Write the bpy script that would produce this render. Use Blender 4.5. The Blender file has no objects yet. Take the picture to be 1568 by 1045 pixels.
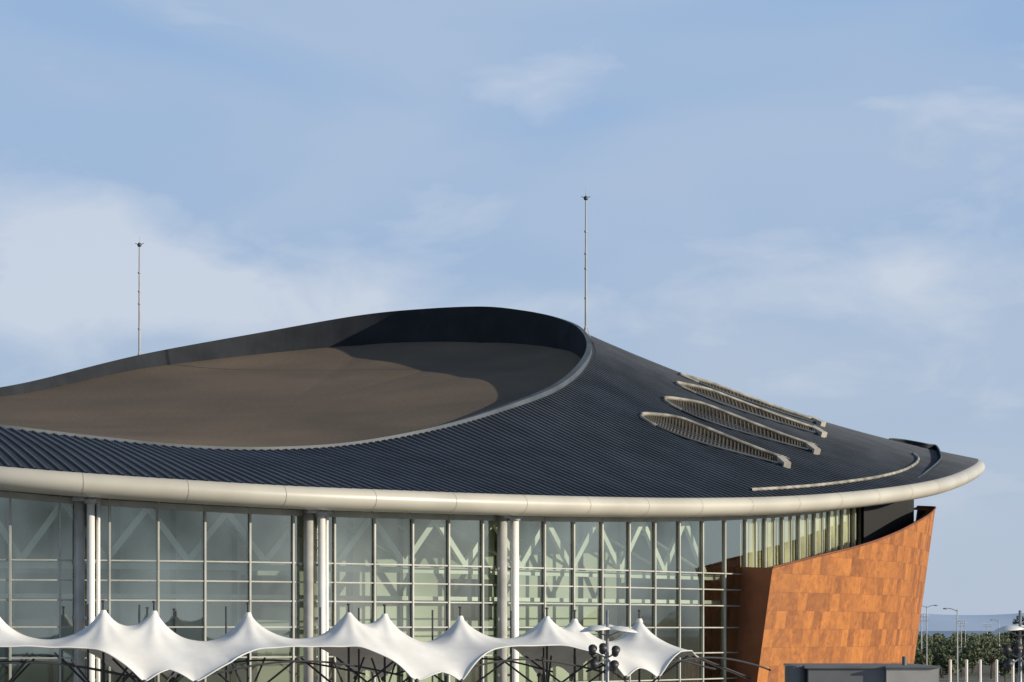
import bpy, bmesh, math, random, bisect
import numpy as np
from mathutils import Vector, noise
from mathutils.bvhtree import BVHTree
random.seed(7)
scene = bpy.context.scene
F = 3640.0; CX = 784.0; HV = 965.0; CAMZ = 8.0

def W(u, v, d):      # image pixel coordinates + estimated depth -> world metres
    return Vector(((u-CX)*d/F, d, CAMZ+(HV-v)*d/F))
def lerp(a, b, t): return a+(b-a)*t
def interp(tab, x):
    if x <= tab[0][0]: return tab[0][1]
    for (a, b), (c, d) in zip(tab, tab[1:]):
        if x <= c: return lerp(b, d, (x-a)/(c-a))
    return tab[-1][1]
def smooth(a, b, x):
    t = max(0, min(1, (x-a)/(b-a))); return t*t*(3-2*t)

# ------------------------------------------------------------ materials
def mat(name, col, rough=0.6, metal=0.0, var=0.0, scale=1.0, bump=0.0, col2=None, stretch=(1, 1, 1), detail=4, spec=0.5):
    m = bpy.data.materials.new(name); m.use_nodes = True
    nt = m.node_tree; b = nt.nodes['Principled BSDF']
    b.inputs['Base Color'].default_value = (*col, 1)
    b.inputs['Roughness'].default_value = rough
    b.inputs['Metallic'].default_value = metal
    b.inputs['Specular IOR Level'].default_value = spec
    if var > 0 or bump > 0 or col2:
        tc = nt.nodes.new('ShaderNodeTexCoord'); mp = nt.nodes.new('ShaderNodeMapping')
        mp.inputs['Scale'].default_value = stretch
        n = nt.nodes.new('ShaderNodeTexNoise'); n.inputs['Scale'].default_value = scale
        n.inputs['Detail'].default_value = detail
        nt.links.new(tc.outputs['Object'], mp.inputs[0]); nt.links.new(mp.outputs[0], n.inputs['Vector'])
        mx = nt.nodes.new('ShaderNodeMix'); mx.data_type = 'RGBA'
        c2 = col2 or tuple(c*(1-var) for c in col)
        c1 = col if col2 else tuple(min(1, c*(1+var)) for c in col)
        mx.inputs[6].default_value = (*c1, 1); mx.inputs[7].default_value = (*c2, 1)
        rp = nt.nodes.new('ShaderNodeMapRange'); rp.inputs[1].default_value = 0.35; rp.inputs[2].default_value = 0.65
        nt.links.new(n.outputs['Fac'], rp.inputs[0]); nt.links.new(rp.outputs[0], mx.inputs[0])
        nt.links.new(mx.outputs[2], b.inputs['Base Color'])
        if bump > 0:
            bp = nt.nodes.new('ShaderNodeBump'); bp.inputs['Strength'].default_value = bump; bp.inputs['Distance'].default_value = 0.1
            nt.links.new(n.outputs['Fac'], bp.inputs['Height']); nt.links.new(bp.outputs[0], b.inputs['Normal'])
    return m

M = {}
M['ring'] = mat('roof_charcoal_metal', (0.033, 0.038, 0.046), 0.55, 0.0, 0.25, 0.18, spec=0.35, detail=5)
M['rib'] = mat('roof_seam_metal', (0.078, 0.087, 0.10), 0.5, 0.0, 0.2, 0.4, spec=0.4)
M['parapet'] = mat('parapet_metal', (0.075, 0.09, 0.105), 0.5, 0.0, 0.2, 0.5, spec=0.3)
M['upstand'] = mat('upstand_shade_dark', (0.026, 0.029, 0.034), 0.8, 0.0, 0.2, 0.5, spec=0.1)  # near-black colour paints shade onto the inner wall of the dish rim
M['fascia'] = mat('fascia_cream', (0.50, 0.475, 0.40), 0.38, 0.0, 0.09, 0.25, detail=7)
M['joint'] = mat('joint_dark', (0.25, 0.23, 0.2), 0.7)
M['soffit'] = mat('soffit_grey', (0.32, 0.31, 0.28), 0.8, 0, 0.1, 0.5)
M['mullion'] = mat('mullion_aluminium', (0.42, 0.42, 0.37), 0.5, 0, 0.15, 0.6)
M['darkframe'] = mat('frame_dark', (0.05, 0.055, 0.055), 0.5)
M['white'] = mat('white_steel', (0.82, 0.81, 0.76), 0.4, 0, 0.06, 0.7)
M['concrete'] = mat('column_concrete', (0.42, 0.41, 0.37), 0.8, 0, 0.15, 1.2, 0.2)
M['int'] = mat('interior_wall', (0.72, 0.73, 0.62), 0.9, 0, 0, 0.06, 0, col2=(0.13, 0.17, 0.145))
M['intdark'] = mat('interior_dark', (0.05, 0.055, 0.05), 0.9, 0, 0.4, 0.5)
M['blind'] = mat('window_blind', (0.74, 0.67, 0.52), 0.9, 0, 0.12, 0.4)
M['black'] = mat('void_black', (0.012, 0.012, 0.012), 0.9)  # black stands in for unlit depth in the roof-end recess and skylights
M['steel'] = mat('galvanised_steel', (0.38, 0.39, 0.40), 0.4, 0.5, 0.15, 3)
M['darksteel'] = mat('dark_steel', (0.06, 0.06, 0.065), 0.5, 0.3)
M['skyframe'] = mat('skylight_frame', (0.30, 0.28, 0.23), 0.6, 0, 0.45, 1.2, detail=6)
M['capmetal'] = mat('skylight_cap', (0.48, 0.45, 0.37), 0.6, 0, 0.2, 1.2)
M['slat'] = mat('skylight_slat', (0.15, 0.12, 0.075), 0.6, 0, 0.3, 1.0)
M['membrane'] = mat('canopy_membrane', (0.78, 0.77, 0.73), 0.6, 0, 0.09, 0.6, 0.2, detail=7)
M['ground'] = mat('ground_dry', (0.16, 0.15, 0.11), 0.95, 0, 0, 0.02, 0, col2=(0.08, 0.095, 0.05), detail=8)
M['sea'] = mat('sea_water', (0.06, 0.12, 0.19), 0.35, 0, 0.2, 0.002)
M['hill'] = mat('hazed_hill', (0.50, 0.61, 0.76), 1.0, 0, 0.01, 0.0003, spec=0)  # pale blue puts the distance haze into the base colour
M['paving'] = mat('paving_stone', (0.3, 0.28, 0.25), 0.9, 0, 0.1, 0.4)
M['asphalt'] = mat('asphalt', (0.05, 0.05, 0.05), 0.9, 0, 0.15, 0.3)
M['grey'] = mat('grey_cladding', (0.16, 0.165, 0.17), 0.6, 0, 0.1, 0.8)
M['lightgrey'] = mat('light_grey_render', (0.42, 0.41, 0.38), 0.8, 0, 0.1, 0.8)
M['bark'] = mat('bark', (0.09, 0.06, 0.04), 0.9, 0, 0.3, 2)
M['leaf'] = mat('foliage_olive', (0.085, 0.10, 0.035), 0.7, 0, 0, 0.35, 0, col2=(0.035, 0.055, 0.022))
M['leafd'] = mat('foliage_dark', (0.035, 0.05, 0.025), 0.7, 0, 0, 0.35, 0, col2=(0.02, 0.03, 0.015))

def dish_material():
    m = mat('dish_brown_metal', (0.190, 0.148, 0.108), 0.9, 0, 0, 0.10, 0, col2=(0.145, 0.116, 0.088), detail=10, spec=0.05)
    nt = m.node_tree; b = nt.nodes['Principled BSDF']
    tc = nt.nodes.new('ShaderNodeTexCoord')
    n2 = nt.nodes.new('ShaderNodeTexNoise'); n2.inputs['Scale'].default_value = 2.5; n2.inputs['Detail'].default_value = 8
    nt.links.new(tc.outputs['Object'], n2.inputs['Vector'])
    bp = nt.nodes.new('ShaderNodeBump'); bp.inputs['Strength'].default_value = 0.25; bp.inputs['Distance'].default_value = 0.08
    nt.links.new(n2.outputs['Fac'], bp.inputs['Height']); nt.links.new(bp.outputs[0], b.inputs['Normal'])
    return m
M['dish'] = dish_material()

def corten_material():
    m = bpy.data.materials.new('orange_panels'); m.use_nodes = True
    nt = m.node_tree; b = nt.nodes['Principled BSDF']; b.inputs['Roughness'].default_value = 0.65
    uv = nt.nodes.new('ShaderNodeUVMap')
    br = nt.nodes.new('ShaderNodeTexBrick'); br.offset = 0.0; br.squash = 1.0
    br.inputs['Scale'].default_value = 1.0
    br.inputs['Brick Width'].default_value = 1.15; br.inputs['Row Height'].default_value = 1.15
    br.inputs['Mortar Size'].default_value = 0.014; br.inputs['Bias'].default_value = -0.1
    br.inputs['Color1'].default_value = (0.20, 0.062, 0.012, 1); br.inputs['Color2'].default_value = (0.54, 0.20, 0.036, 1)
    br.inputs['Mortar'].default_value = (0.17, 0.055, 0.014, 1)
    n = nt.nodes.new('ShaderNodeTexNoise'); n.inputs['Scale'].default_value = 0.7; n.inputs['Detail'].default_value = 10; n.inputs['Roughness'].default_value = 0.7
    mr = nt.nodes.new('ShaderNodeMapRange'); mr.inputs[1].default_value = 0.38; mr.inputs[2].default_value = 0.62; mr.inputs[3].default_value = 0.1; mr.inputs[4].default_value = 0.75
    mx = nt.nodes.new('ShaderNodeMix'); mx.data_type = 'RGBA'
    n3 = nt.nodes.new('ShaderNodeTexNoise'); n3.inputs['Scale'].default_value = 1.8; n3.inputs['Detail'].default_value = 10; n3.inputs['Roughness'].default_value = 0.7
    mr3 = nt.nodes.new('ShaderNodeMapRange'); mr3.inputs[1].default_value = 0.40; mr3.inputs[2].default_value = 0.60
    m3 = nt.nodes.new('ShaderNodeMix'); m3.data_type = 'RGBA'; m3.inputs[6].default_value = (0.22, 0.066, 0.012, 1); m3.inputs[7].default_value = (0.50, 0.175, 0.030, 1)
    nt.links.new(uv.outputs[0], n3.inputs['Vector']); nt.links.new(n3.outputs['Fac'], mr3.inputs[0]); nt.links.new(mr3.outputs[0], m3.inputs[0])
    nt.links.new(uv.outputs[0], br.inputs['Vector']); nt.links.new(uv.outputs[0], n.inputs['Vector'])
    nt.links.new(n.outputs['Fac'], mr.inputs[0]); nt.links.new(mr.outputs[0], mx.inputs[0])
    nt.links.new(br.outputs['Color'], mx.inputs[6]); nt.links.new(m3.outputs[2], mx.inputs[7])
    nt.links.new(mx.outputs[2], b.inputs['Base Color'])
    return m
M['orange'] = corten_material()
M['shade_brown'] = mat('shade_brown_panels', (0.20, 0.065, 0.03), 0.7, 0, 0.2, 0.6)  # darker brown paints shade onto the orange wall's return face

def glass_material():
    m = bpy.data.materials.new('facade_glass'); m.use_nodes = True
    nt = m.node_tree; nt.nodes.clear()
    o = nt.nodes.new('ShaderNodeOutputMaterial'); mx = nt.nodes.new('ShaderNodeMixShader')
    t = nt.nodes.new('ShaderNodeBsdfTransparent'); t.inputs[0].default_value = (0.82, 0.90, 0.82, 1)
    g = nt.nodes.new('ShaderNodeBsdfGlossy'); g.inputs['Roughness'].default_value = 0.03; g.inputs[0].default_value = (0.95, 0.97, 0.82, 1)
    fr = nt.nodes.new('ShaderNodeFresnel'); fr.inputs[0].default_value = 1.6
    tc = nt.nodes.new('ShaderNodeTexCoord'); n = nt.nodes.new('ShaderNodeTexNoise'); n.inputs['Scale'].default_value = 0.10; n.inputs['Detail'].default_value = 4
    nt.links.new(tc.outputs['Object'], n.inputs['Vector'])
    mr = nt.nodes.new('ShaderNodeMapRange'); mr.inputs[1].default_value = 0.35; mr.inputs[2].default_value = 0.62; mr.inputs[3].default_value = 0.04; mr.inputs[4].default_value = 0.36
    nt.links.new(n.outputs['Fac'], mr.inputs[0])
    ad = nt.nodes.new('ShaderNodeMath')
    nt.links.new(fr.outputs[0], ad.inputs[0]); nt.links.new(mr.outputs[0], ad.inputs[1]); nt.links.new(ad.outputs[0], mx.inputs[0])
    nt.links.new(t.outputs[0], mx.inputs[1]); nt.links.new(g.outputs[0], mx.inputs[2]); nt.links.new(mx.outputs[0], o.inputs[0])
    return m
M['glass'] = glass_material()

# ------------------------------------------------------------ mesh builder
def empty(name, loc=(0, 0, 0)):
    e = bpy.data.objects.new(name, None); e.location = loc; e.empty_display_size = 0.5
    scene.collection.objects.link(e); return e
class MB:
    def __init__(s): s.v = []; s.f = []
    def quad(s, a, b, c, d):
        n = len(s.v); s.v += [Vector(a), Vector(b), Vector(c), Vector(d)]; s.f.append((n, n+1, n+2, n+3))
    def grid(s, rows):
        n = len(s.v); k = len(rows[0])
        for r in rows: s.v += [Vector(p) for p in r]
        for i in range(len(rows)-1):
            for j in range(k-1):
                s.f.append((n+i*k+j, n+i*k+j+1, n+(i+1)*k+j+1, n+(i+1)*k+j))
    def beam(s, p, q, w, h, up=Vector((0, 0, 1))):
        p = Vector(p); q = Vector(q); a = (q-p).normalized()
        if abs(a.dot(up)) > 0.98: up = Vector((0, 1, 0))
        r = a.cross(up).normalized(); u = r.cross(a).normalized(); n = len(s.v)
        for c in (p, q):
            for sx, sy in ((-1, -1), (1, -1), (1, 1), (-1, 1)):
                s.v.append(c+r*(sx*w/2)+u*(sy*h/2))
        s.f += [(n, n+1, n+2, n+3), (n+7, n+6, n+5, n+4)]+[(n+i, n+4+i, n+4+(i+1) % 4, n+(i+1) % 4) for i in range(4)]
    def post(s, p, q, dirx, w, d):
        s_ = Vector(dirx).normalized(); t = Vector((-s_.y, s_.x, 0)); n = len(s.v)
        for c in (Vector(p), Vector(q)):
            for sx, sy in ((-1, -1), (1, -1), (1, 1), (-1, 1)): s.v.append(c+s_*(sx*w/2)+t*(sy*d/2))
        s.f += [(n+3, n+2, n+1, n), (n+4, n+5, n+6, n+7)]+[(n+i, n+(i+1) % 4, n+4+(i+1) % 4, n+4+i) for i in range(4)]
    def tube(s, p, q, r, r2=None, k=10, cap=True):
        p = Vector(p); q = Vector(q); r2 = r if r2 is None else r2
        a = (q-p).normalized(); up = Vector((0, 0, 1)) if abs(a.z) < 0.95 else Vector((1, 0, 0))
        x = a.cross(up).normalized(); y = x.cross(a); n = len(s.v)
        for c, rr in ((p, r), (q, r2)):
            for i in range(k):
                t = 2*math.pi*i/k; s.v.append(c+x*(rr*math.cos(t))+y*(rr*math.sin(t)))
        for i in range(k): s.f.append((n+i, n+(i+1) % k, n+k+(i+1) % k, n+k+i))
        if cap: s.f.append(tuple(n+i for i in range(k))[::-1]); s.f.append(tuple(n+k+i for i in range(k)))
    def path(s, pts, r, k=8):
        for a, b in zip(pts, pts[1:]): s.tube(a, b, r, k=k)
    def ball(s, c, r, sc=(1, 1, 1), nu=10, nv=7):
        c = Vector(c); rows = []
        for j in range(nv+1):
            th = math.pi*j/nv
            rows.append([c+Vector((r*sc[0]*math.sin(th)*math.cos(2*math.pi*i/nu), r*sc[1]*math.sin(th)*math.sin(2*math.pi*i/nu), r*sc[2]*math.cos(th))) for i in range(nu+1)])
        s.grid(rows)
    def make(s, name, m, parent=None, smooth=False, weld=False):
        me = bpy.data.meshes.new(name); me.from_pydata([tuple(v) for v in s.v], [], s.f); me.update()
        if weld:
            bm = bmesh.new(); bm.from_mesh(me); bmesh.ops.remove_doubles(bm, verts=bm.verts, dist=0.001)
            bmesh.ops.recalc_face_normals(bm, faces=bm.faces); bm.to_mesh(me); bm.free()
        me.materials.append(m)
        if smooth:
            for p in me.polygons: p.use_smooth = True
        o = bpy.data.objects.new(name, me); scene.collection.objects.link(o)
        if parent: o.parent = parent
        return o
def tubepath(pts, r, k=6):
    m = MB(); rws = []
    for i, p in enumerate(pts):
        a = (pts[min(i+1, len(pts)-1)]-pts[max(i-1, 0)]).normalized(); x = a.cross(Vector((0, 0, 1))).normalized(); y = x.cross(a)
        rws.append([p+x*r*math.cos(2*math.pi*j/k)+y*r*math.sin(2*math.pi*j/k) for j in range(k+1)])
    m.grid(rws); return m

arena = empty('sports_arena_building')

# ------------------------------------------------------------ roof curves
def X(x, y, z): return Vector((x, y, z))
pairs = [
 (W(-250,632,129), W(-200,698,115.6)),
 (W(-120,641,125.5), W(-50,711,115.4)),
 (W(0,655,126), W(95,723,116)),
 (W(150,673,129), W(270,735,118)),
 (W(300,687,132), W(450,745.5,121)),
 (W(430,689,135), W(610,752,124.5)),
 (W(550,680,139), W(760,757.5,129)),
 (W(680,655,144), W(930,762,135.5)),
 (W(780,625,150), W(1080,763.5,142.5)),
 (W(850,598,157), W(1220,760,150)),
 (W(889,568,163), W(1350,749,159)),
 (W(904,537,169), W(1445,733,169)),
 (W(888,510,175), W(1494,713,185)),
 (W(850,494,181), W(1491,706,198)),
 (W(800,484,184), X(37,213,21.5)),
 (W(740,478.5,187), X(28,228,19.5)),
 (W(650,482,190), X(8,242,17)),
 (W(550,492,191), X(-18,246,16)),
 (W(400,518,189), X(-45,238,15.5)),
 (W(210,553,182), X(-66,215,15.5)),
 (W(35,596,172), X(-76,185,15.5)),
 (W(-100,616,162), X(-76,158,15.5)),
 (W(-230,640,150), X(-66,135,15.8)),
 (W(-310,645,138), X(-48,119.5,16.2)),
]
NP = len(pairs)
def cr(lst, t):
    i = int(math.floor(t)); f = t-i
    p0, p1, p2, p3 = (lst[(i+k) % NP] for k in (-1, 0, 1, 2))
    return 0.5*((2*p1)+(p2-p0)*f+(2*p0-5*p1+4*p2-p3)*f*f+(3*p1-p0-3*p2+p3)*f**3)
IN = [p[0] for p in pairs]; OUT = [p[1] for p in pairs]
def I(t): return cr(IN, t)
def O(t): return cr(OUT, t)
sagtab = [(0, 0.2), (7, 0.0), (9, -0.3), (11, -0.9), (13, -1.1), (15, 0), (23, 0.3), (24, 0.2)]
def S(t, s):
    p = I(t).lerp(O(t), s); p.z += interp(sagtab, t % NP)*4*s*(1-s); return p
mb = MB(); rows = []
NT = NP*14
for i in range(NT+1):
    t = i*NP/NT; rows.append([S(t, s/14) for s in range(15)])
mb.grid(rows)
ring = mb.make('roof_ring', M['ring'], arena, True, True)
bvh = BVHTree.FromPolygons([tuple(v) for v in mb.v], mb.f)
def reparam(spacing, fn_=None):
    out = []; acc = 0; t = 0; fn_ = fn_ or O; last = fn_(0); dt = 0.004
    while t < NP:
        t += dt; p = fn_(t); acc += (p-last).length; last = p
        if acc >= spacing: acc -= spacing; out.append(t)
    return out
mb = MB()
for t in reparam(0.60, lambda q: S(q, 0.7)):
    e1 = O(t+0.01)-O(t-0.01); rdir_ = (O(t)-I(t)).normalized()
    N = e1.cross(rdir_).normalized()
    if N.z < 0: N = -N
    tan = N.cross(rdir_).normalized()
    w = 0.07; h = 0.085
    A = []; B = []; C = []; D = []
    for k in range(15):
        s = 0.014+0.981*k/14; p = S(t, s)
        A.append(p-tan*w-N*0.03); B.append(p-tan*w*0.7+N*h); C.append(p+tan*w*0.7+N*h); D.append(p+tan*w-N*0.03)
    mb.grid([A, B, C, D])
mb.make('roof_standing_seams', M['rib'], arena)

# dish
cen = Vector((-15.5, 157, 0))
P = np.array([list(I(i/4)) for i in range(NP*4)])
A_ = np.c_[P[:, 0], P[:, 1], np.ones(len(P))]; co = np.linalg.lstsq(A_, P[:, 2], rcond=None)[0]
plane = lambda x, y: co[0]*x+co[1]*y+co[2]
droptab = [(0, 0.12), (7, 0.12), (9, 0.5), (11, 1.5), (13, 2.6), (15, 3.3), (17, 2.7), (18, 1.7), (19, 0.8), (20.3, 0.25), (22, 0.15), (24, 0.12)]
Q = 2.0
rows = []; NR = 34
for i in range(NT+1):
    t = (i*NP/NT) % NP; b = I(t); row = []
    dev = b.z-plane(b.x, b.y); g = interp(droptab, t)
    for j in range(NR+1):
        r = j/NR; r = r*0.99
        x = lerp(cen.x, b.x, r); y = lerp(cen.y, b.y, r)
        z = plane(x, y)+dev*r*r-Q*(1-r*r)-g*r**2*(1-0.30*smooth(0.82, 0.99, r))
        row.append(Vector((x, y, z)))
    rows.append(row)
mb = MB(); mb.grid(rows); dish = mb.make('roof_dish', M['dish'], arena, True, True)
mb = MB(); mi = MB(); rows = [[] for _ in range(3)]; ri = [[], []]
for i in range(NT+1):
    t = (i*NP/NT) % NP; b = I(t); g = interp(droptab, t)
    inw = Vector((cen.x-b.x, cen.y-b.y, 0)).normalized()
    hgt = lerp(0.17, 0.42, smooth(6, 12, t) * (1-smooth(20, 22, t)))
    rows[0].append(b-inw*0.12-Vector((0, 0, 0.1))); rows[1].append(b-inw*0.12+Vector((0, 0, hgt)))
    rows[2].append(b+inw*0.3+Vector((0, 0, hgt)))
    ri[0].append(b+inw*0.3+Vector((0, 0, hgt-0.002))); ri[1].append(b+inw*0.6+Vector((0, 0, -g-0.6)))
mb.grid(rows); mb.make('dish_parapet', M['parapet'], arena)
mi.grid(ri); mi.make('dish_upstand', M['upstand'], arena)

# ------------------------------------------------------------ fascia
ZS = 0.84
prof = [(-0.25, 0.0), (0.05, 0.08), (0.42, 0.02), (0.68, -0.22), (0.78, -0.55), (0.70, -0.88), (0.45, -1.14), (0.1, -1.27), (-0.35, -1.3)]
prof = [(a, z*ZS) for a, z in prof]
def outn(t):
    a = O(t+0.03)-O(t-0.03); n = Vector((a.y, -a.x, 0)).normalized(); return n
rows = [[] for _ in prof]; NF = NP*16
for i in range(NF+1):
    t = i*NP/NF; b = O(t); n = outn(t)
    for k, (a, z) in enumerate(prof): rows[k].append(b+n*(a-0.35)+Vector((0, 0, z)))
mb = MB(); mb.grid(rows); mb.make('roof_edge_fascia', M['fascia'], arena, True, True)
mb = MB()
for t in reparam(5.2):
    n = outn(t); tan = Vector((-n.y, n.x, 0)); b = O(t)
    A = [b+n*(a*1.0-0.345)+Vector((0, 0, z*1.004))+n*0.004-tan*0.012 for a, z in prof[1:8]]
    B = [p+tan*0.024 for p in A]; mb.grid([A, B])
mb.make('fascia_joints', M['joint'], arena)

# ------------------------------------------------------------ facade plan
def PL(u, d): return Vector(((u-CX)*d/F, d, 0))
fk = [PL(-300,120), PL(-150,118.8), PL(0,118.5), PL(92,119), PL(236,120.3), PL(380,122.5), PL(506,125), PL(632,128), PL(742,131.3), PL(842,135), PL(985,141), PL(1126,148.5), PL(1210,154.5), PL(1290,162), PL(1345,170),
      PL(1370,182), Vector((27,200,0)), Vector((18,220,0)), Vector((-5,232,0)), Vector((-35,230,0)), Vector((-60,208,0)), Vector((-68,180,0)), Vector((-66,155,0)), Vector((-55,130,0))]
def crl(lst, t):
    n = len(lst); i = int(math.floor(t)); f = t-i
    p0, p1, p2, p3 = (lst[(i+k) % n] for k in (-1, 0, 1, 2))
    return 0.5*((2*p1)+(p2-p0)*f+(2*p0-5*p1+4*p2-p3)*f*f+(3*p1-p0-3*p2+p3)*f**3)
dense = [crl(fk, i*0.01) for i in range(len(fk)*100+1)]
arc = [0]
for a, b in zip(dense, dense[1:]): arc.append(arc[-1]+(b-a).length)
def fac(s):
    s = s % arc[-1]; i = min(len(dense)-2, max(0, bisect.bisect(arc, s)-1)); f = (s-arc[i])/max(1e-6, arc[i+1]-arc[i])
    return dense[i].lerp(dense[i+1], f)
def fdir(s):
    d = fac(s+0.1)-fac(s-0.1); return d.normalized()
def fn(s): d = fdir(s); return Vector((d.y, -d.x, 0))
OD = [(O(i*NP/600)) for i in range(600)]
def rimz(p):
    b = min(OD, key=lambda q: (q.x-p.x)**2+(q.y-p.y)**2); return b.z
s0 = arc[300]
def s_of_u(u):
    for i in range(0, 1500):
        p = dense[i]; uu = CX+F*p.x/p.y
        if uu >= u: return arc[i]
    return arc[1500]
BAY = 2.45
s = s0-int((s0-0.5)//BAY)*BAY
sEnd = s_of_u(1346)
marks = []
while s < arc[-1]-1: marks.append(s); s += BAY
def ztop(s): return rimz(fac(s))-1.25*ZS-0.03
glass = MB(); mul = MB(); dk = MB(); blind = MB()
TR = [11.5, 10.5, 9.5, 8.15, 6.6, 5.0, 3.2, 1.2]
sB = s_of_u(1140)
for a, b in zip(marks, marks[1:]):
    pa, pb = fac(a), fac(b); za, zb = ztop(a)+0.25, ztop(b)+0.25
    n = fn((a+b)/2)
    if a > sEnd: continue
    zs = [0.3, 5.0, 8.15, 9.5, 11.5]
    lev = zs+[None]
    for i in range(len(zs)):
        z0 = lev[i]; z1 = lev[i+1]
        o = n*random.uniform(-0.012, 0.012)
        glass.quad(pa+Vector((0, 0, z0))+o, pb+Vector((0, 0, z0))-o, pb+Vector((0, 0, z1 if z1 else zb))-o*random.uniform(-1, 1), pa+Vector((0, 0, z1 if z1 else za))+o)
    mul.post(pa+n*0.06, pa+n*0.06+Vector((0, 0, za)), fdir(a), 0.10, 0.16)
    dk.post(pa-n*0.12, pa-n*0.12+Vector((0, 0, za)), fdir(a), 0.19, 0.18)
    for i, z in enumerate(TR):
        mul.beam(pa+n*0.05+Vector((0, 0, z)), pb+n*0.05+Vector((0, 0, z)), 0.10, 0.07)
    mul.beam(pa+n*0.05+Vector((0, 0, za-0.35)), pb+n*0.05+Vector((0, 0, zb-0.35)), 0.14, 0.3)
    if a > sB-0.5:
        blind.quad(pa-n*0.35+Vector((0, 0, 8)), pb-n*0.35+Vector((0, 0, 8)), pb-n*0.35+Vector((0, 0, zb)), pa-n*0.35+Vector((0, 0, za)))
        m_ = (pa+pb)/2
        mul.post(m_+n*0.06, m_+n*0.06+Vector((0, 0, (za+zb)/2)), fdir(a), 0.07, 0.12)
glass.make('facade_glazing', M['glass'], arena)
mul.make('facade_mullions', M['mullion'], arena)
dk.make('facade_mullion_backs', M['darkframe'], arena)
blind.make('window_blinds', M['blind'], arena)
wall = MB(); rows = [[], []]
s = sEnd
while s < arc[-1]+0.1:
    p = fac(min(s, arc[-1]-0.01)); rows[0].append(p); rows[1].append(p+Vector((0, 0, rimz(p)-1.0))); s += 1.5
wall.grid(rows); wall.make('rear_wall', M['grey'], arena)
# soffit
rows = [[], []]
fpts = [fac(arc[-1]*i/700) for i in range(700)]
for i in range(NF//2+1):
    t = i*NP/(NF//2); b = O(t); q = min(fpts, key=lambda r: (r.x-b.x)**2+(r.y-b.y)**2); z = b.z-1.22*ZS
    inn = (q-Vector((b.x, b.y, 0))).normalized()
    rows[0].append(Vector((b.x, b.y, z))+outn(t)*(-0.55)); q2 = q+inn*0.6; rows[1].append(Vector((q2.x, q2.y, z+0.05)))
mb = MB(); mb.grid(rows); mb.make('roof_soffit', M['soffit'], arena)

# interior
def ribbon(off, z0, z1, name, m, s_a=0.5, s_b=None):
    k = MB(); rows = [[], []]; s = s_a
    while s < (s_b or sEnd):
        p = fac(s)-fn(s)*off; rows[0].append(p+Vector((0, 0, z0))); rows[1].append(p+Vector((0, 0, z1))); s += 1.25
    k.grid(rows); k.make(name, m, arena)
ribbon(7.0, 0, 16.5, 'interior_back_wall', M['int'])
ribbon(3.0, 0, 4.5, 'lower_dark_backing', M['intdark'])  # added dark sheet, makes the interior behind the lower glass look dim
pn = MB(); s = 1.0; k = 0
while s < sEnd-4:
    n = fn(s); d_ = fdir(s); p = fac(s)-n*6.9
    pn.post(p, p+Vector((0, 0, 16)), d_, 0.25, 0.12)
    if k % 3 == 1:
        q = fac(s+2)-n*6.85; pn.post(q+Vector((0, 0, 4.7)), q+Vector((0, 0, 7.6)), d_, 2.4, 0.1)
    if k % 4 == 2:
        q = fac(s+2)-n*6.85; pn.post(q+Vector((0, 0, 8.6)), q+Vector((0, 0, 11)), d_, 3.2, 0.1)
    s += 4.1; k += 1
pn.make('interior_openings', M['intdark'], arena)
fl = MB()
rows = [[], []]; s = 0.5
while s < sEnd:
    rows[0].append(fac(s)-fn(s)*0.4+Vector((0, 0, 4.6))); rows[1].append(fac(s)-fn(s)*7+Vector((0, 0, 4.6))); s += 1.25
fl.grid(rows)
fl.make('interior_floor', M['concrete'], arena)
cl = MB(); rows = [[], []]; s = 0.5
while s < sEnd:
    zc = ztop(s)+0.5
    rows[0].append(fac(s)-fn(s)*0.6+Vector((0, 0, zc))); rows[1].append(fac(s)-fn(s)*7+Vector((0, 0, zc))); s += 1.25
cl.grid(rows); cl.make('interior_ceiling', M['soffit'], arena)
# trusses
tr = MB(); s = 0.7; k = 0; STEP = 2.15
prev = None
while s < s_of_u(1120):
    n = fn(s); base = fac(s)-n*0.7; z = 11.55 if k % 2 else ztop(s)-0.15
    p = base+Vector((0, 0, z))
    if prev is not None: tr.beam(prev, p, 0.26, 0.32)
    prev = p
    q = fac(s+STEP)-fn(s+STEP)*0.7
    tr.beam(base+Vector((0, 0, 11.25)), q+Vector((0, 0, 11.25)), 0.25, 0.32)
    tr.beam(base+Vector((0, 0, 9.72)), q+Vector((0, 0, 9.72)), 0.18, 0.22)
    if k % 2: tr.beam(p, fac(s)-n*6.5+Vector((0, 0, ztop(s)-0.3)), 0.14, 0.14)
    s += STEP; k += 1
tr.make('interior_roof_truss', M['white'], arena)
# columns
wc = MB(); cc = MB(); hd = MB()
for u in (-200, 124, 470, 764):
    s = s_of_u(u); n = fn(s); d = fdir(s); p = fac(s); zt = ztop(s)+0.1
    a = p+n*0.75+d*0.42; wc.tube(a, a+Vector((0, 0, zt)), 0.20, k=20)
    a2 = p+n*0.6+d*0.80; wc.tube(a2, a2+Vector((0, 0, zt)), 0.10, k=10)
    b = p+n*0.35-d*0.12; cc.tube(b, b+Vector((0, 0, zt)), 0.28, k=20)
    hd.tube(a+Vector((0, 0, zt-0.35)), a+Vector((0, 0, zt-0.15)), 0.34, 0.38, k=20)
    hd.beam(a+Vector((0, 0, zt-0.12))-d*0.9, a+Vector((0, 0, zt-0.12))+d*0.5, 0.3, 0.22)
    for z in (5.5, 8.6, 11.4): hd.beam(a2+Vector((0, 0, z)), b+Vector((0, 0, z))-d*0.3, 0.1, 0.14)
wc.make('facade_columns', M['white'], arena, True); cc.make('concrete_columns', M['concrete'], arena, True); hd.make('column_heads', M['steel'], arena)

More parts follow.
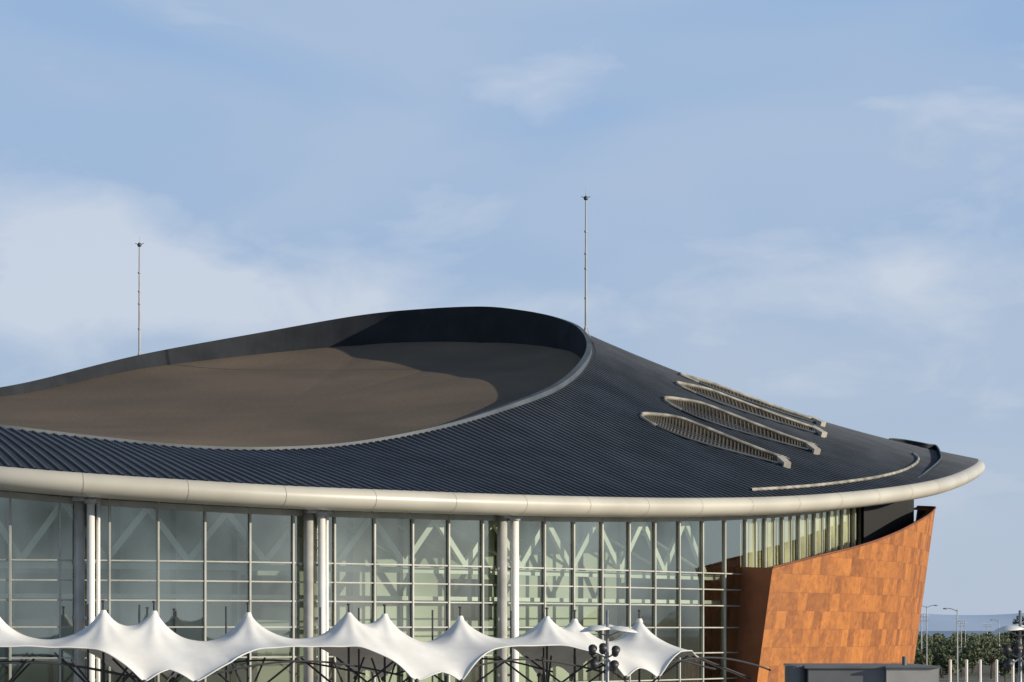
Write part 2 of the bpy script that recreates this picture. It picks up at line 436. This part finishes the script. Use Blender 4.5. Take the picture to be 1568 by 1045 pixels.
# ------------------------------------------------------------ orange wall
ok = [(1183,870,146.5),(1222,860,148.6),(1260,850.5,151),(1300,841,154),(1340,829,158),(1375,815,162),(1402,801,167),(1422,789,172),(1432,779,179),(1428,777,188),(1405,776,198)]
tp = [W(*k) for k in ok]
def poly(lst, n):
    out = []; m = len(lst)
    for i in range((m-1)*n+1):
        t = i/n; j = min(int(t), m-2); f = t-j
        g = lambda k: lst[max(0, min(m-1, k))]
        p0, p1, p2, p3 = g(j-1), g(j), g(j+1), g(j+2)
        out.append(0.5*((2*p1)+(p2-p0)*f+(2*p0-5*p1+4*p2-p3)*f*f+(3*p1-p0-3*p2+p3)*f**3))
    return out
top = poly(tp, 5)
def foot(p): return Vector((p.x-0.133*p.z, p.y+0.03*p.z, 0))
bot = [foot(p) for p in top]
me = bpy.data.meshes.new('orange_wall'); bm = bmesh.new(); uvl = bm.loops.layers.uv.new()
L = [0]
for a, b in zip(bot, bot[1:]): L.append(L[-1]+(b-a).length)
cols = []
NV = 8
for i, (a, b) in enumerate(zip(top, bot)): cols.append([bm.verts.new(b.lerp(a, j/NV)) for j in range(NV+1)])
for i in range(len(cols)-1):
    for j in range(NV):
        f = bm.faces.new((cols[i][j], cols[i+1][j], cols[i+1][j+1], cols[i][j+1])); f.smooth = True
        for lp, (ii, jj) in zip(f.loops, ((i, j), (i+1, j), (i+1, j+1), (i, j+1))):
            lp[uvl].uv = (L[ii]*1.02, lerp(0, top[ii].z, jj/NV))
bm.to_mesh(me); bm.free(); me.materials.append(M['orange'])
o = bpy.data.objects.new('orange_wall', me); scene.collection.objects.link(o); o.parent = arena
a = top[0]; b = bot[0]; a2 = W(1128, 868, 149.5); b2 = foot(a2)
mb = MB(); mb.grid([[b2.lerp(a2, j/6) for j in range(7)], [b.lerp(a, j/6) for j in range(7)]]); mb.make('orange_wall_return', M['shade_brown'], arena)
mb = MB(); mb.path([p+Vector((0, 0, 0.02)) for p in top], 0.07, 6); mb.make('orange_wall_coping', M['shade_brown'], arena)
mb = MB()
ins = [p+Vector((-0.5, 1.2, -0.2)) for p in top]; mb.grid([top, ins]); mb.make('orange_wall_ledge', M['shade_brown'], arena)
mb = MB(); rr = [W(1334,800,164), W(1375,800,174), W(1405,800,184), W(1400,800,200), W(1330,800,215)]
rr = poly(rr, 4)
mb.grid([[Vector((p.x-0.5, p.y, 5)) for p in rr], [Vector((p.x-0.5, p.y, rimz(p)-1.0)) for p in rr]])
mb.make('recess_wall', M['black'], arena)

# ------------------------------------------------------------ skylights
def hit(u, v):
    d = (W(u, v, 100)-Vector((0, 0, CAMZ))).normalized()
    r = bvh.ray_cast(Vector((0, 0, CAMZ)), d, 500)
    return r[0], r[1]
vd = MB(); slm = MB()
def onroof(q):
    r = bvh.ray_cast(q+Vector((0, 0, 5)), Vector((0, 0, -1)), 20)
    return r[0] if r[0] is not None else q
def build_sky(l, r, half, H):
    P0, N = hit(*l); P1, N1 = hit(*r)
    if P0 is None or P1 is None: print('skylight miss', l, r); return
    nrm = N if N.z > 0 else -N
    ax = (P1-P0).normalized(); sd = nrm.cross(ax).normalized()
    n = 60; U = []; Lw = []; up = []; lo = []
    for i in range(n+1):
        t = 0.5-0.5*math.cos(math.pi*i/n)
        w = half*(min(1, t/0.30)*(2-min(1, t/0.30)))**0.5*(1-smooth(0.30, 1.0, t)*0.72)
        if t > 0.985: w *= max(0.0, (1-t)/0.015)
        c = P0.lerp(P1, t)
        a = onroof(c+sd*w); b = onroof(c-sd*w); up.append(a); lo.append(b)
        U.append(a+Vector((0, 0, 0.18+H*smooth(0.0, .3, t)*(1-0.3*t)))); Lw.append(b+Vector((0, 0, 0.16)))
    tubepath(U, 0.14, 8).make('skylight_rim_upper', M['skyframe'], arena, True)
    tubepath(Lw, 0.09, 8).make('skylight_rim_lower', M['parapet'], arena, True)
    tubepath(Lw[:14], 0.12, 8).make('skylight_rim_nose', M['skyframe'], arena, True)
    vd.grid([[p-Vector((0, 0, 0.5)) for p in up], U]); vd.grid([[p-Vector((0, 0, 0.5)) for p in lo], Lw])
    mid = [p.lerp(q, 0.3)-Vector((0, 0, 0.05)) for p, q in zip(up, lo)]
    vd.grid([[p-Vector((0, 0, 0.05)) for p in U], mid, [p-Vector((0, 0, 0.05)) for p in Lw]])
    K = 60
    for i in range(6, K-2):
        f = i/K*n; j = int(f); f -= j
        g = lambda A: A[j].lerp(A[j+1], f)
        if (g(U)-g(Lw)).length < 0.5: continue
        slm.beam(g(U)-Vector((0, 0, 0.08)), g(mid)+Vector((0, 0, 0.04)), 0.09, 0.1); slm.beam(g(mid)+Vector((0, 0, 0.04)), g(Lw)-Vector((0, 0, 0.02)), 0.09, 0.1)
    cap = MB(); cap.beam(onroof(P1-ax*0.7+sd*0.7)+Vector((0, 0, 0.3)), onroof(P1-ax*0.1-sd*0.75)+Vector((0, 0, 0.25)), 0.5, 0.4); cap.make('skylight_end_cap', M['capmetal'], arena)
build_sky((982, 640), (1208, 716), 1.75, 0.35)
build_sky((1017, 615), (1252, 695), 1.6, 0.35)
build_sky((1036, 591), (1260, 669), 1.25, 0.3)
build_sky((1041, 577), (1257, 653), 0.8, 0.2)
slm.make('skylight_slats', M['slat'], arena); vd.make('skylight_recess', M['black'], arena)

pts = [hit(u, v)[0] for u, v in ((1150,753),(1200,750),(1250,746),(1300,740),(1345,733),(1380,724),(1400,714),(1406,705),(1398,697))]
pts = [p for p in pts if p is not None]
if len(pts) > 3:
    pts = poly(pts, 8); tubepath([p+Vector((0, 0, 0.12)) for p in pts], 0.11, 8).make('nose_curb', M['skyframe'], arena, True)
def sil(u):
    v = 640.0
    while v < 760:
        h = hit(u, v)[0]
        if h is not None: return h
        v += 0.7
lp = [sil(u) for u in (1362, 1380, 1400, 1420, 1434)]+[hit(u, v)[0] for u, v in ((1441, 706), (1438, 713), (1425, 722), (1405, 733))]
lp = [p for p in lp if p is not None]
if len(lp) > 4:
    lp = poly(lp, 5); n = len(lp); mb = MB()
    hh = [0.42*max(0, math.sin(math.pi*min(1, (i+1)/(n*0.95))))**0.6 + 0.04 for i in range(n)]
    tops = [p+Vector((0, 0, h)) for p, h in zip(lp, hh)]
    mb.grid([[p-Vector((0, 0, 0.3)) for p in lp], tops]); mb.make('nose_lip', M['upstand'], arena)
    tubepath(tops, 0.06).make('nose_lip_trim', M['parapet'], arena)

# ------------------------------------------------------------ lightning rods
def rod(u, vb, vt, d):
    b = W(u, vb, d); h = (vb-vt)*d/F
    m = MB(); m.tube(b-Vector((0, 0, 0.4)), b+Vector((0, 0, h*0.55)), 0.085, 0.07, k=8)
    m.tube(b+Vector((0, 0, h*0.55)), b+Vector((0, 0, h*0.93)), 0.065, 0.05, k=8)
    m.tube(b+Vector((0, 0, h*0.93)), b+Vector((0, 0, h)), 0.025, 0.01, k=6)
    for f in (0.25, 0.45, 0.55, 0.7): m.tube(b+Vector((0, 0, h*f)), b+Vector((0, 0, h*f+0.12)), 0.12, k=8)
    for a in range(3):
        an = a*2.09+0.4; e = b+Vector((0.45*math.cos(an), 0.45*math.sin(an), -0.3)); m.tube(e, b+Vector((0, 0, 0.9)), 0.03, k=6)
    m.tube(b+Vector((0, 0, -0.3)), b+Vector((0, 0, 0.1)), 0.28, 0.2, k=10)
    e = empty('lightning_rod'); m.make('mast', M['lightgrey'], e, False)
    m2 = MB(); c = b+Vector((0, 0, h*0.93)); m2.ball(c, 0.17)
    for a in range(4):
        an = a*math.pi/2; m2.tube(c, c+Vector((0.33*math.cos(an), 0.33*math.sin(an), 0.12)), 0.025, k=6)
    m2.make('strike_head', M['darksteel'], e)
rod(213.5, 553, 362, 182.5); rod(897, 515, 288, 175)

# ------------------------------------------------------------ canopies
canopy = empty('tensile_canopy')
dtab = [(-400, 103), (0, 104), (300, 106.5), (600, 111), (850, 116.5), (1000, 120.5), (1150, 126)]
def rowp(u): d = interp(dtab, u); return Vector(((u-CX)*d/F, d, 0))
def rdir(u): return (rowp(u+15)-rowp(u-15)).normalized()
peaks = [(-245,0,8.75),(-165,.6,8.7),(-10,0,8.8),(157,-.3,8.82),(237,.2,8.8),(385,.4,8.74),(530,-.3,8.72),(592,.2,8.7),(712,.4,8.62),(832,-.3,8.6),(886,.3,8.5),(985,.3,8.52)]
lows = [-215, -140, 205, 282, 590, 645, 890, 941]
WD = 3.3
PC = {u: (rowp(u), rdir(u)) for u, _, _ in peaks}; LC = {u: (rowp(u), rdir(u)) for u in lows}
def memz(p, w):
    z = 7.30-0.05*abs(w)
    for (u, wo, zp) in peaks:
        c = PC[u]; dx = (p-c[0]).dot(c[1]); r = math.hypot(dx, w-wo)
        ang = math.atan2(w-wo, dx)
        pleat = 1+0.035*math.cos(9*ang)*smooth(0.15, 0.9, r)      # radial seams / tension folds
        z += (zp-7.3)*1.02*math.exp(-max(0, r*pleat-0.10)/1.0)
    for u in lows:
        c = LC[u]
        for side in (-1, 1):
            r = math.hypot((p-c[0]).dot(c[1]), w-side*(WD+0.2)); z -= 1.5*math.exp(-r/1.1)
    z += 0.04*noise.noise(Vector((p.x*0.9, w*0.7, 2.0)))
    return z
def edgew(u):
    k = min(abs(u-l) for l in lows); return WD-0.9*smooth(0, 90, k)*1.0
rows = []; UE = 1075; us = [-330+i*1.6 for i in range(int((UE+330)/1.6)+1)]
front = []; rear = []
for u in us:
    p = rowp(u); d = rdir(u); n = Vector((-d.y, d.x, 0)); row = []
    taper = 1-smooth(985, UE, u)*0.85
    for j in range(45):
        w = (-1+2*j/44)*edgew(u)*taper
        row.append(p+n*w+Vector((0, 0, memz(p, w)-0.010*max(0, u-985))))
    rows.append(row); front.append(row[0]); rear.append(row[-1])
mb = MB(); mb.grid(rows); memb = mb.make('membrane', M['membrane'], canopy, True)
tubepath(front, 0.035).make('front_hem', M['white'], canopy, True); tubepath(rear, 0.035).make('rear_hem', M['white'], canopy, True)
mast = MB(); ring_ = MB(); pw = MB()
for (u, wo, zp) in peaks:
    d = rdir(u); n = Vector((-d.y, d.x, 0)); p = rowp(u)+n*wo
    mast.tube(p, p+Vector((0, 0, zp+0.42)), 0.07, 0.05, k=10)
    pw.tube(p+Vector((0, 0, zp-0.14)), p+Vector((0, 0, zp+0.06)), 0.20, 0.12, k=12)
    mast.tube(p+Vector((0, 0, zp+0.42)), p+Vector((0, 0, zp+0.5)), 0.09, 0.09, k=10)
    q = rowp(u-14)+n*2.0; mast.tube(q, q+Vector((0, 0, zp+0.35)), 0.045, k=8)
    for sx in (-1, 1):
        for sy in (-1, 1):
            mast.tube(p+Vector((0, 0, 4.9)), p+d*sx*1.6+n*sy*1.9+Vector((0, 0, 6.7)), 0.05, k=6)
for u in lows:
    for sd in (-1, 1):
        d = rdir(u); n = Vector((-d.y, d.x, 0)); p = rowp(u)+n*(sd*edgew(u)); z = memz(rowp(u), sd*edgew(u))
        mast.tube(p+Vector((0, 0, z)), p+n*sd*0.2+Vector((0, 0, 0)), 0.035, k=6)
        ring_.ball(p+Vector((0, 0, z-0.05)), 0.11)
for a, b in ((-140, 205), (282, 590), (645, 890), (941, 1140)):
    for w in (-1.9, 2.2):
        pts = []
        for i in range(17):
            t = i/16; u = lerp(a, b, t); d = rdir(u); n = Vector((-d.y, d.x, 0)); pts.append(rowp(u)+n*w+Vector((0, 0, 5.9+math.sin(math.pi*t)*0.7)))
        mast.path(pts, 0.05, 6)
tl = [(1060,1003,122),(1085,1012,122.5),(1115,1024,123),(1150,1038,123.5)]
tp_ = [W(*k) for k in tl]; mb = MB(); mb.grid([tp_, [p+Vector((-0.2, 0.8, -0.05)) for i, p in enumerate(tp_)]]); mb.make('tail_strip', M['membrane'], canopy)
mast.path([p-Vector((0, 0, 0.05)) for p in tp_], 0.06, 6)
mast.make('masts_and_struts', M['darksteel'], canopy); ring_.make('corner_plates', M['darksteel'], canopy); pw.make('peak_rings', M['white'], canopy)

# ------------------------------------------------------------ reflector lamps
def reflector_lamp(u, d, vt=935):
    e = empty('street_lamp'); b = Vector(((u-CX)*d/F, d, 0)); k = d/F
    z = lambda v: CAMZ+(HV-v)*k
    m = MB(); m.tube(b, b+Vector((0, 0, z(vt))), 0.10, 0.06, k=12); m.make('pole', M['steel'], e, True)
    m = MB()
    for dx, dy, dz, r in ((-0.5, -0.2, z(964), 0.62), (0.55, 0.1, z(965), 0.68), (0.0, 0.55, z(962), 0.5)):
        c = b+Vector((dx, dy, dz)); rows = []
        for rr, h in ((0, 0.20), (0.35, 0.17), (0.7, 0.09), (0.93, 0.0), (1, -0.06), (0.93, -0.08), (0, -0.03)):
            rows.append([c+Vector((r*rr*math.cos(a*math.pi/12), r*rr*math.sin(a*math.pi/12), h*0.8-0.12*dx*rr*math.cos(a*math.pi/12))) for a in range(25)])
        m.grid(rows)
    m.make('reflector_discs', M['white'], e, True)
    m = MB(); dkm = MB()
    for dx, zz in ((-0.62, 998), (-0.2, 996), (0.3, 1000), (0.25, 1022), (-0.55, 1020)):
        c = b+Vector((dx, -0.25, z(zz))); dkm.ball(c, 0.17, (0.85, 1, 1))
        dkm.tube(c+Vector((0, -0.08, 0.02)), c+Vector((0.02, -0.3, 0.14)), 0.13, 0.18, k=12)
        m.tube(b+Vector((0, 0, z(1008))), c, 0.035, k=6)
    for a in (-0.55, 0.6): m.tube(b+Vector((0, 0, z(975))), b+Vector((a, 0, z(965))), 0.03, k=6)
    m.make('brackets', M['steel'], e); dkm.make('spotlights', M['darksteel'], e, True)
reflector_lamp(930, 95); reflector_lamp(1562, 95)

# ------------------------------------------------------------ utility building lower right
ub = empty('utility_building')
def box(m, x0, x1, y0, y1, z0, z1):
    n = len(m.v)
    m.v += [Vector(p) for p in ((x0,y0,z0),(x1,y0,z0),(x1,y1,z0),(x0,y1,z0),(x0,y0,z1),(x1,y0,z1),(x1,y1,z1),(x0,y1,z1))]
    m.f += [tuple(n+i for i in f) for f in ((3,2,1,0),(4,5,6,7),(0,1,5,4),(1,2,6,5),(2,3,7,6),(3,0,4,7))]
d = 118; gx = lambda u: (u-CX)*d/F; gz = lambda v: CAMZ+(HV-v)*d/F
m = MB(); box(m, gx(1238), gx(1355), d, d+9, 0, gz(1024)); m.make('dark_block', M['grey'], ub)
m = MB(); box(m, gx(1356), gx(1436), d-0.3, d+9, 0, gz(1023)); m.make('light_block', M['lightgrey'], ub)
m = MB(); box(m, gx(1232), gx(1357), d-0.12, d+9.1, gz(1024)+.005, gz(1020)); box(m, gx(1354), gx(1438), d-0.45, d+9.2, gz(1023)+.007, gz(1021)+.03)
m.tube((gx(1222), d+1, 0), (gx(1222), d+1, gz(1020)), 0.55, k=20); m.tube((gx(1400), d+3, gz(1022)), (gx(1400), d+3, gz(1022)+0.5), 0.12, k=10); m.make('roof_slabs', M['grey'], ub)

# ------------------------------------------------------------ ground, sea, hills
def sheet(name, x0, x1, y0, y1, z, m):
    k = MB(); k.quad((x0, y0, z), (x1, y0, z), (x1, y1, z), (x0, y1, z)); return k.make(name, m)
sheet('ground', -3000, 3000, -300, 1500, 0, M['ground'])
sheet('sea', -40000, 40000, 1500, 60000, -0.4, M['sea'])
sheet('paving', -90, 60, 60, 250, 0.004, M['paving'])
sheet('road', 45, 400, 300, 312, 0.006, M['asphalt'])
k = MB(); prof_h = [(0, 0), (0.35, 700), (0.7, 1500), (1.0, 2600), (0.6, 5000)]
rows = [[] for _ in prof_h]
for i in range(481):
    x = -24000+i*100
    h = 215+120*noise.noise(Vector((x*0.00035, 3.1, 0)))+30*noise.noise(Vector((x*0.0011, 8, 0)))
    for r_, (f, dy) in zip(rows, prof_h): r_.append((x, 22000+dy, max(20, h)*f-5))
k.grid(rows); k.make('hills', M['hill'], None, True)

# ------------------------------------------------------------ vegetation
def tree_into(lf, tk, x, y, h, r, nleaf, ls):
    tk.tube((x, y, 0), (x+random.uniform(-.2, .2), y, h*0.55), 0.16*h/6, 0.08*h/6, k=6)
    cl = []
    for i in range(9):
        a = random.uniform(0, 6.28); rr = r*random.uniform(0.1, 0.75); z = h*random.uniform(0.42, 0.88)
        c = Vector((x+rr*math.cos(a), y+rr*math.sin(a), z)); cl.append((c, r*random.uniform(0.28, 0.5)))
        tk.tube((x, y, h*0.35), c, 0.05*h/6, 0.02, k=5, cap=False)
    for i in range(nleaf):
        c, cr_ = random.choice(cl); v = Vector((random.gauss(0, 1), random.gauss(0, 1), random.gauss(0, 0.8))); v = v.normalized()*cr_*random.random()**0.4
        p = c+v; a = Vector((random.uniform(-1, 1), random.uniform(-1, 1), random.uniform(-1, 1))).normalized()
        b = a.orthogonal().normalized(); s = ls*random.uniform(0.6, 1.3)
        lf.quad(p-a*s, p-b*s*0.5, p+a*s, p+b*s*0.5)
lf = MB(); tk = MB()
for i in range(200):
    y = random.uniform(330, 950); u = random.uniform(1380, 1700)
    x = (u-CX)*y/F; h = random.uniform(3.6, 7.4)
    tree_into(lf, tk, x, y, h, h*0.45, 230, 0.24+y*0.0004)
dt = empty('distant_trees'); lf.make('foliage', M['leaf'], dt); tk.make('trunks', M['bark'], dt)
lf = MB(); tk = MB()
tree_into(lf, tk, 48.6, 225, 10.0, 2.4, 2600, 0.16)
t1 = empty('pine_tree'); lf.make('foliage', M['leafd'], t1); tk.make('trunk', M['bark'], t1)
def slamp(u, d, vt, double=False):
    e = empty('street_lamp'); b = Vector(((u-CX)*d/F, d, 0)); h = CAMZ+(HV-vt)*d/F
    m = MB(); m.tube(b, b+Vector((0, 0, h)), 0.11, 0.06, k=8)
    for sx in ((-1, 1) if double else (-1,)):
        pts = [b+Vector((sx*t*1.1, 0, h-0.25+0.35*math.sin(t*1.57))) for t in (0, .3, .6, 1)]; m.path(pts, 0.045, 6)
        m.ball(pts[-1]+Vector((sx*0.2, 0, -0.05)), 0.28, (1.1, 0.5, 0.3))
    m.make('pole_and_heads', M['steel'], e)
slamp(1466, 260, 933); slamp(1419, 330, 928, True); slamp(1530, 420, 950); slamp(1478, 520, 952)
def pylon(u, d, vt):
    e = empty('utility_pole'); b = Vector(((u-CX)*d/F, d, 0)); h = CAMZ+(HV-vt)*d/F
    m = MB(); m.tube(b, b+Vector((0, 0, h)), 0.16, 0.1, k=8)
    for f in (0.97, 0.9): m.beam(b+Vector((-1.2, 0, h*f)), b+Vector((1.2, 0, h*f)), 0.12, 0.12)
    for x in (-1.1, -0.5, 0.5, 1.1): m.tube(b+Vector((x, 0, h*0.97)), b+Vector((x, 0, h*0.97+0.3)), 0.07, k=6)
    m.make('pole', M['steel'], e)
pylon(1411, 420, 942); pylon(1472, 600, 953); pylon(1512, 700, 955)
for u in (1455, 1480, 1501, 1526, 1551):
    d = 150; b = Vector(((u-CX)*d/F, d, 0)); m = MB(); h = CAMZ+(HV-1012)*d/F
    m.tube(b, b+Vector((0, 0, h)), 0.09, k=10); m.tube(b+Vector((0, 0, h)), b+Vector((0, 0, h+0.08)), 0.12, 0.05, k=10); m.tube(b, b+Vector((0, 0, 0.12)), 0.2, k=10)
    m.make('railing_post', M['white'])  # plain white railing posts

# ------------------------------------------------------------ world
EL = math.radians(13); AL = math.radians(15)
w = bpy.data.worlds.new('World'); scene.world = w; w.use_nodes = True; nt = w.node_tree
bg = nt.nodes['Background']
sky = nt.nodes.new('ShaderNodeTexSky'); sky.sky_type = 'NISHITA'; sky.sun_disc = False
sky.sun_elevation = EL; sky.sun_rotation = math.pi/2+AL; sky.air_density = 1.0; sky.dust_density = 0.3; sky.ozone_density = 3
tc = nt.nodes.new('ShaderNodeTexCoord')
def vnode(op, a, b=None):
    n = nt.nodes.new('ShaderNodeVectorMath'); n.operation = op
    nt.links.new(a, n.inputs[0])
    if b is not None: n.inputs[1].default_value = b
    return n
def mth(op, a, b, clamp=False):
    n = nt.nodes.new('ShaderNodeMath'); n.operation = op; n.use_clamp = clamp
    for i, x in enumerate((a, b)):
        if isinstance(x, (int, float)): n.inputs[i].default_value = x
        else: nt.links.new(x, n.inputs[i])
    return n.outputs[0]
def mixc(f, a, b):
    m = nt.nodes.new('ShaderNodeMix'); m.data_type = 'RGBA'
    for i, x in ((0, f), (6, a), (7, b)):
        if isinstance(x, tuple): m.inputs[i].default_value = (*x, 1)
        elif isinstance(x, (int, float)): m.inputs[i].default_value = x
        else: nt.links.new(x, m.inputs[i])
    return m.outputs[2]
def mapr(x, a, b, c=0.0, d=1.0):
    m = nt.nodes.new('ShaderNodeMapRange'); m.interpolation_type = 'SMOOTHSTEP'
    for i, y in enumerate((a, b, c, d)): m.inputs[i+1].default_value = y
    nt.links.new(x, m.inputs[0]); return m.outputs[0]
sepz = nt.nodes.new('ShaderNodeSeparateXYZ'); nt.links.new(tc.outputs['Generated'], sepz.inputs[0])
haze = mixc(mapr(sepz.outputs['Z'], 0.0, 0.26), (4.6, 5.5, 6.8), (3.2, 4.75, 7.2))
base = mixc(mapr(sepz.outputs['Z'], 0.25, 0.52, 0.93, 0.0), sky.outputs[0], haze)
def noise_n(vec, sc, det, rough, dist=0.0):
    nz = nt.nodes.new('ShaderNodeTexNoise'); nz.inputs['Scale'].default_value = sc; nz.inputs['Detail'].default_value = det; nz.inputs['Roughness'].default_value = rough; nz.inputs['Distortion'].default_value = dist
    nt.links.new(vec, nz.inputs['Vector']); return nz.outputs['Fac']
v1 = vnode('MULTIPLY', tc.outputs['Generated'], (13, 13, 32)).outputs[0]
nA = noise_n(v1, 1.0, 8, 0.55, 0.4)
v2 = vnode('MULTIPLY', tc.outputs['Generated'], (5, 5, 17)).outputs[0]
nB = noise_n(v2, 1.0, 3, 0.45, 0.5)
def blob(u, v, ru, rv, amp):
    c = ((u-CX)/F, 1.0, (HV-v)/F); L_ = math.sqrt(sum(x*x for x in c)); c = tuple(x/L_ for x in c)
    s_ = vnode('SUBTRACT', tc.outputs['Generated'], c); m_ = vnode('MULTIPLY', s_.outputs[0], (F/ru, 3, F/rv)); l = vnode('LENGTH', m_.outputs[0])
    return mapr(l.outputs['Value'], 1.0, 0.0, 0, amp)
cov = None
for b in ((40,420,430,190,0.6),(140,350,260,110,0.4),(330,450,380,130,0.55),(800,120,240,90,0.36),(940,460,300,100,0.45),(1500,240,380,190,0.42),(1350,430,480,130,0.42),(600,490,450,110,0.5),(1300,560,500,90,0.3)):
    o_ = blob(*b); cov = o_ if cov is None else mth('ADD', cov, o_)
dens = mth('MULTIPLY', mth('ADD', mth('SUBTRACT', nA, 0.61), mth('MULTIPLY', cov, 0.58)), 3.2, True)
veil = mapr(nB, 0.35, 0.75, 0.0, 0.4)
col = mixc(veil, base, (5.2, 5.9, 7.0))
cmask = mapr(sepz.outputs['Z'], 0.3, 0.6, 0.60, 0.2)
col = mixc(mth('MULTIPLY', dens, cmask), col, (7.0, 7.4, 8.1))
nt.links.new(col, bg.inputs[0]); bg.inputs[1].default_value = 0.10

sun = bpy.data.lights.new('sun', 'SUN'); sun.energy = 5.0; sun.angle = math.radians(0.5); sun.color = (1.0, 0.90, 0.75)
so = bpy.data.objects.new('sun', sun); scene.collection.objects.link(so)
to = Vector((math.cos(EL)*math.cos(AL), -math.cos(EL)*math.sin(AL), math.sin(EL)))
so.rotation_euler = to.to_track_quat('Z', 'Y').to_euler(); so.location = (60, 40, 60)

cam = bpy.data.cameras.new('camera'); co_ = bpy.data.objects.new('camera', cam); scene.collection.objects.link(co_)
co_.location = (0, 0, CAMZ); co_.rotation_euler = (math.pi/2, 0, 0)
cam.sensor_width = 36; cam.lens = 36*F/1568; cam.shift_y = (HV-522.5)/1568; cam.clip_end = 80000; cam.clip_start = 0.5
scene.camera = co_
scene.view_settings.view_transform = 'Standard'; scene.view_settings.look = 'None'; scene.view_settings.exposure = 0
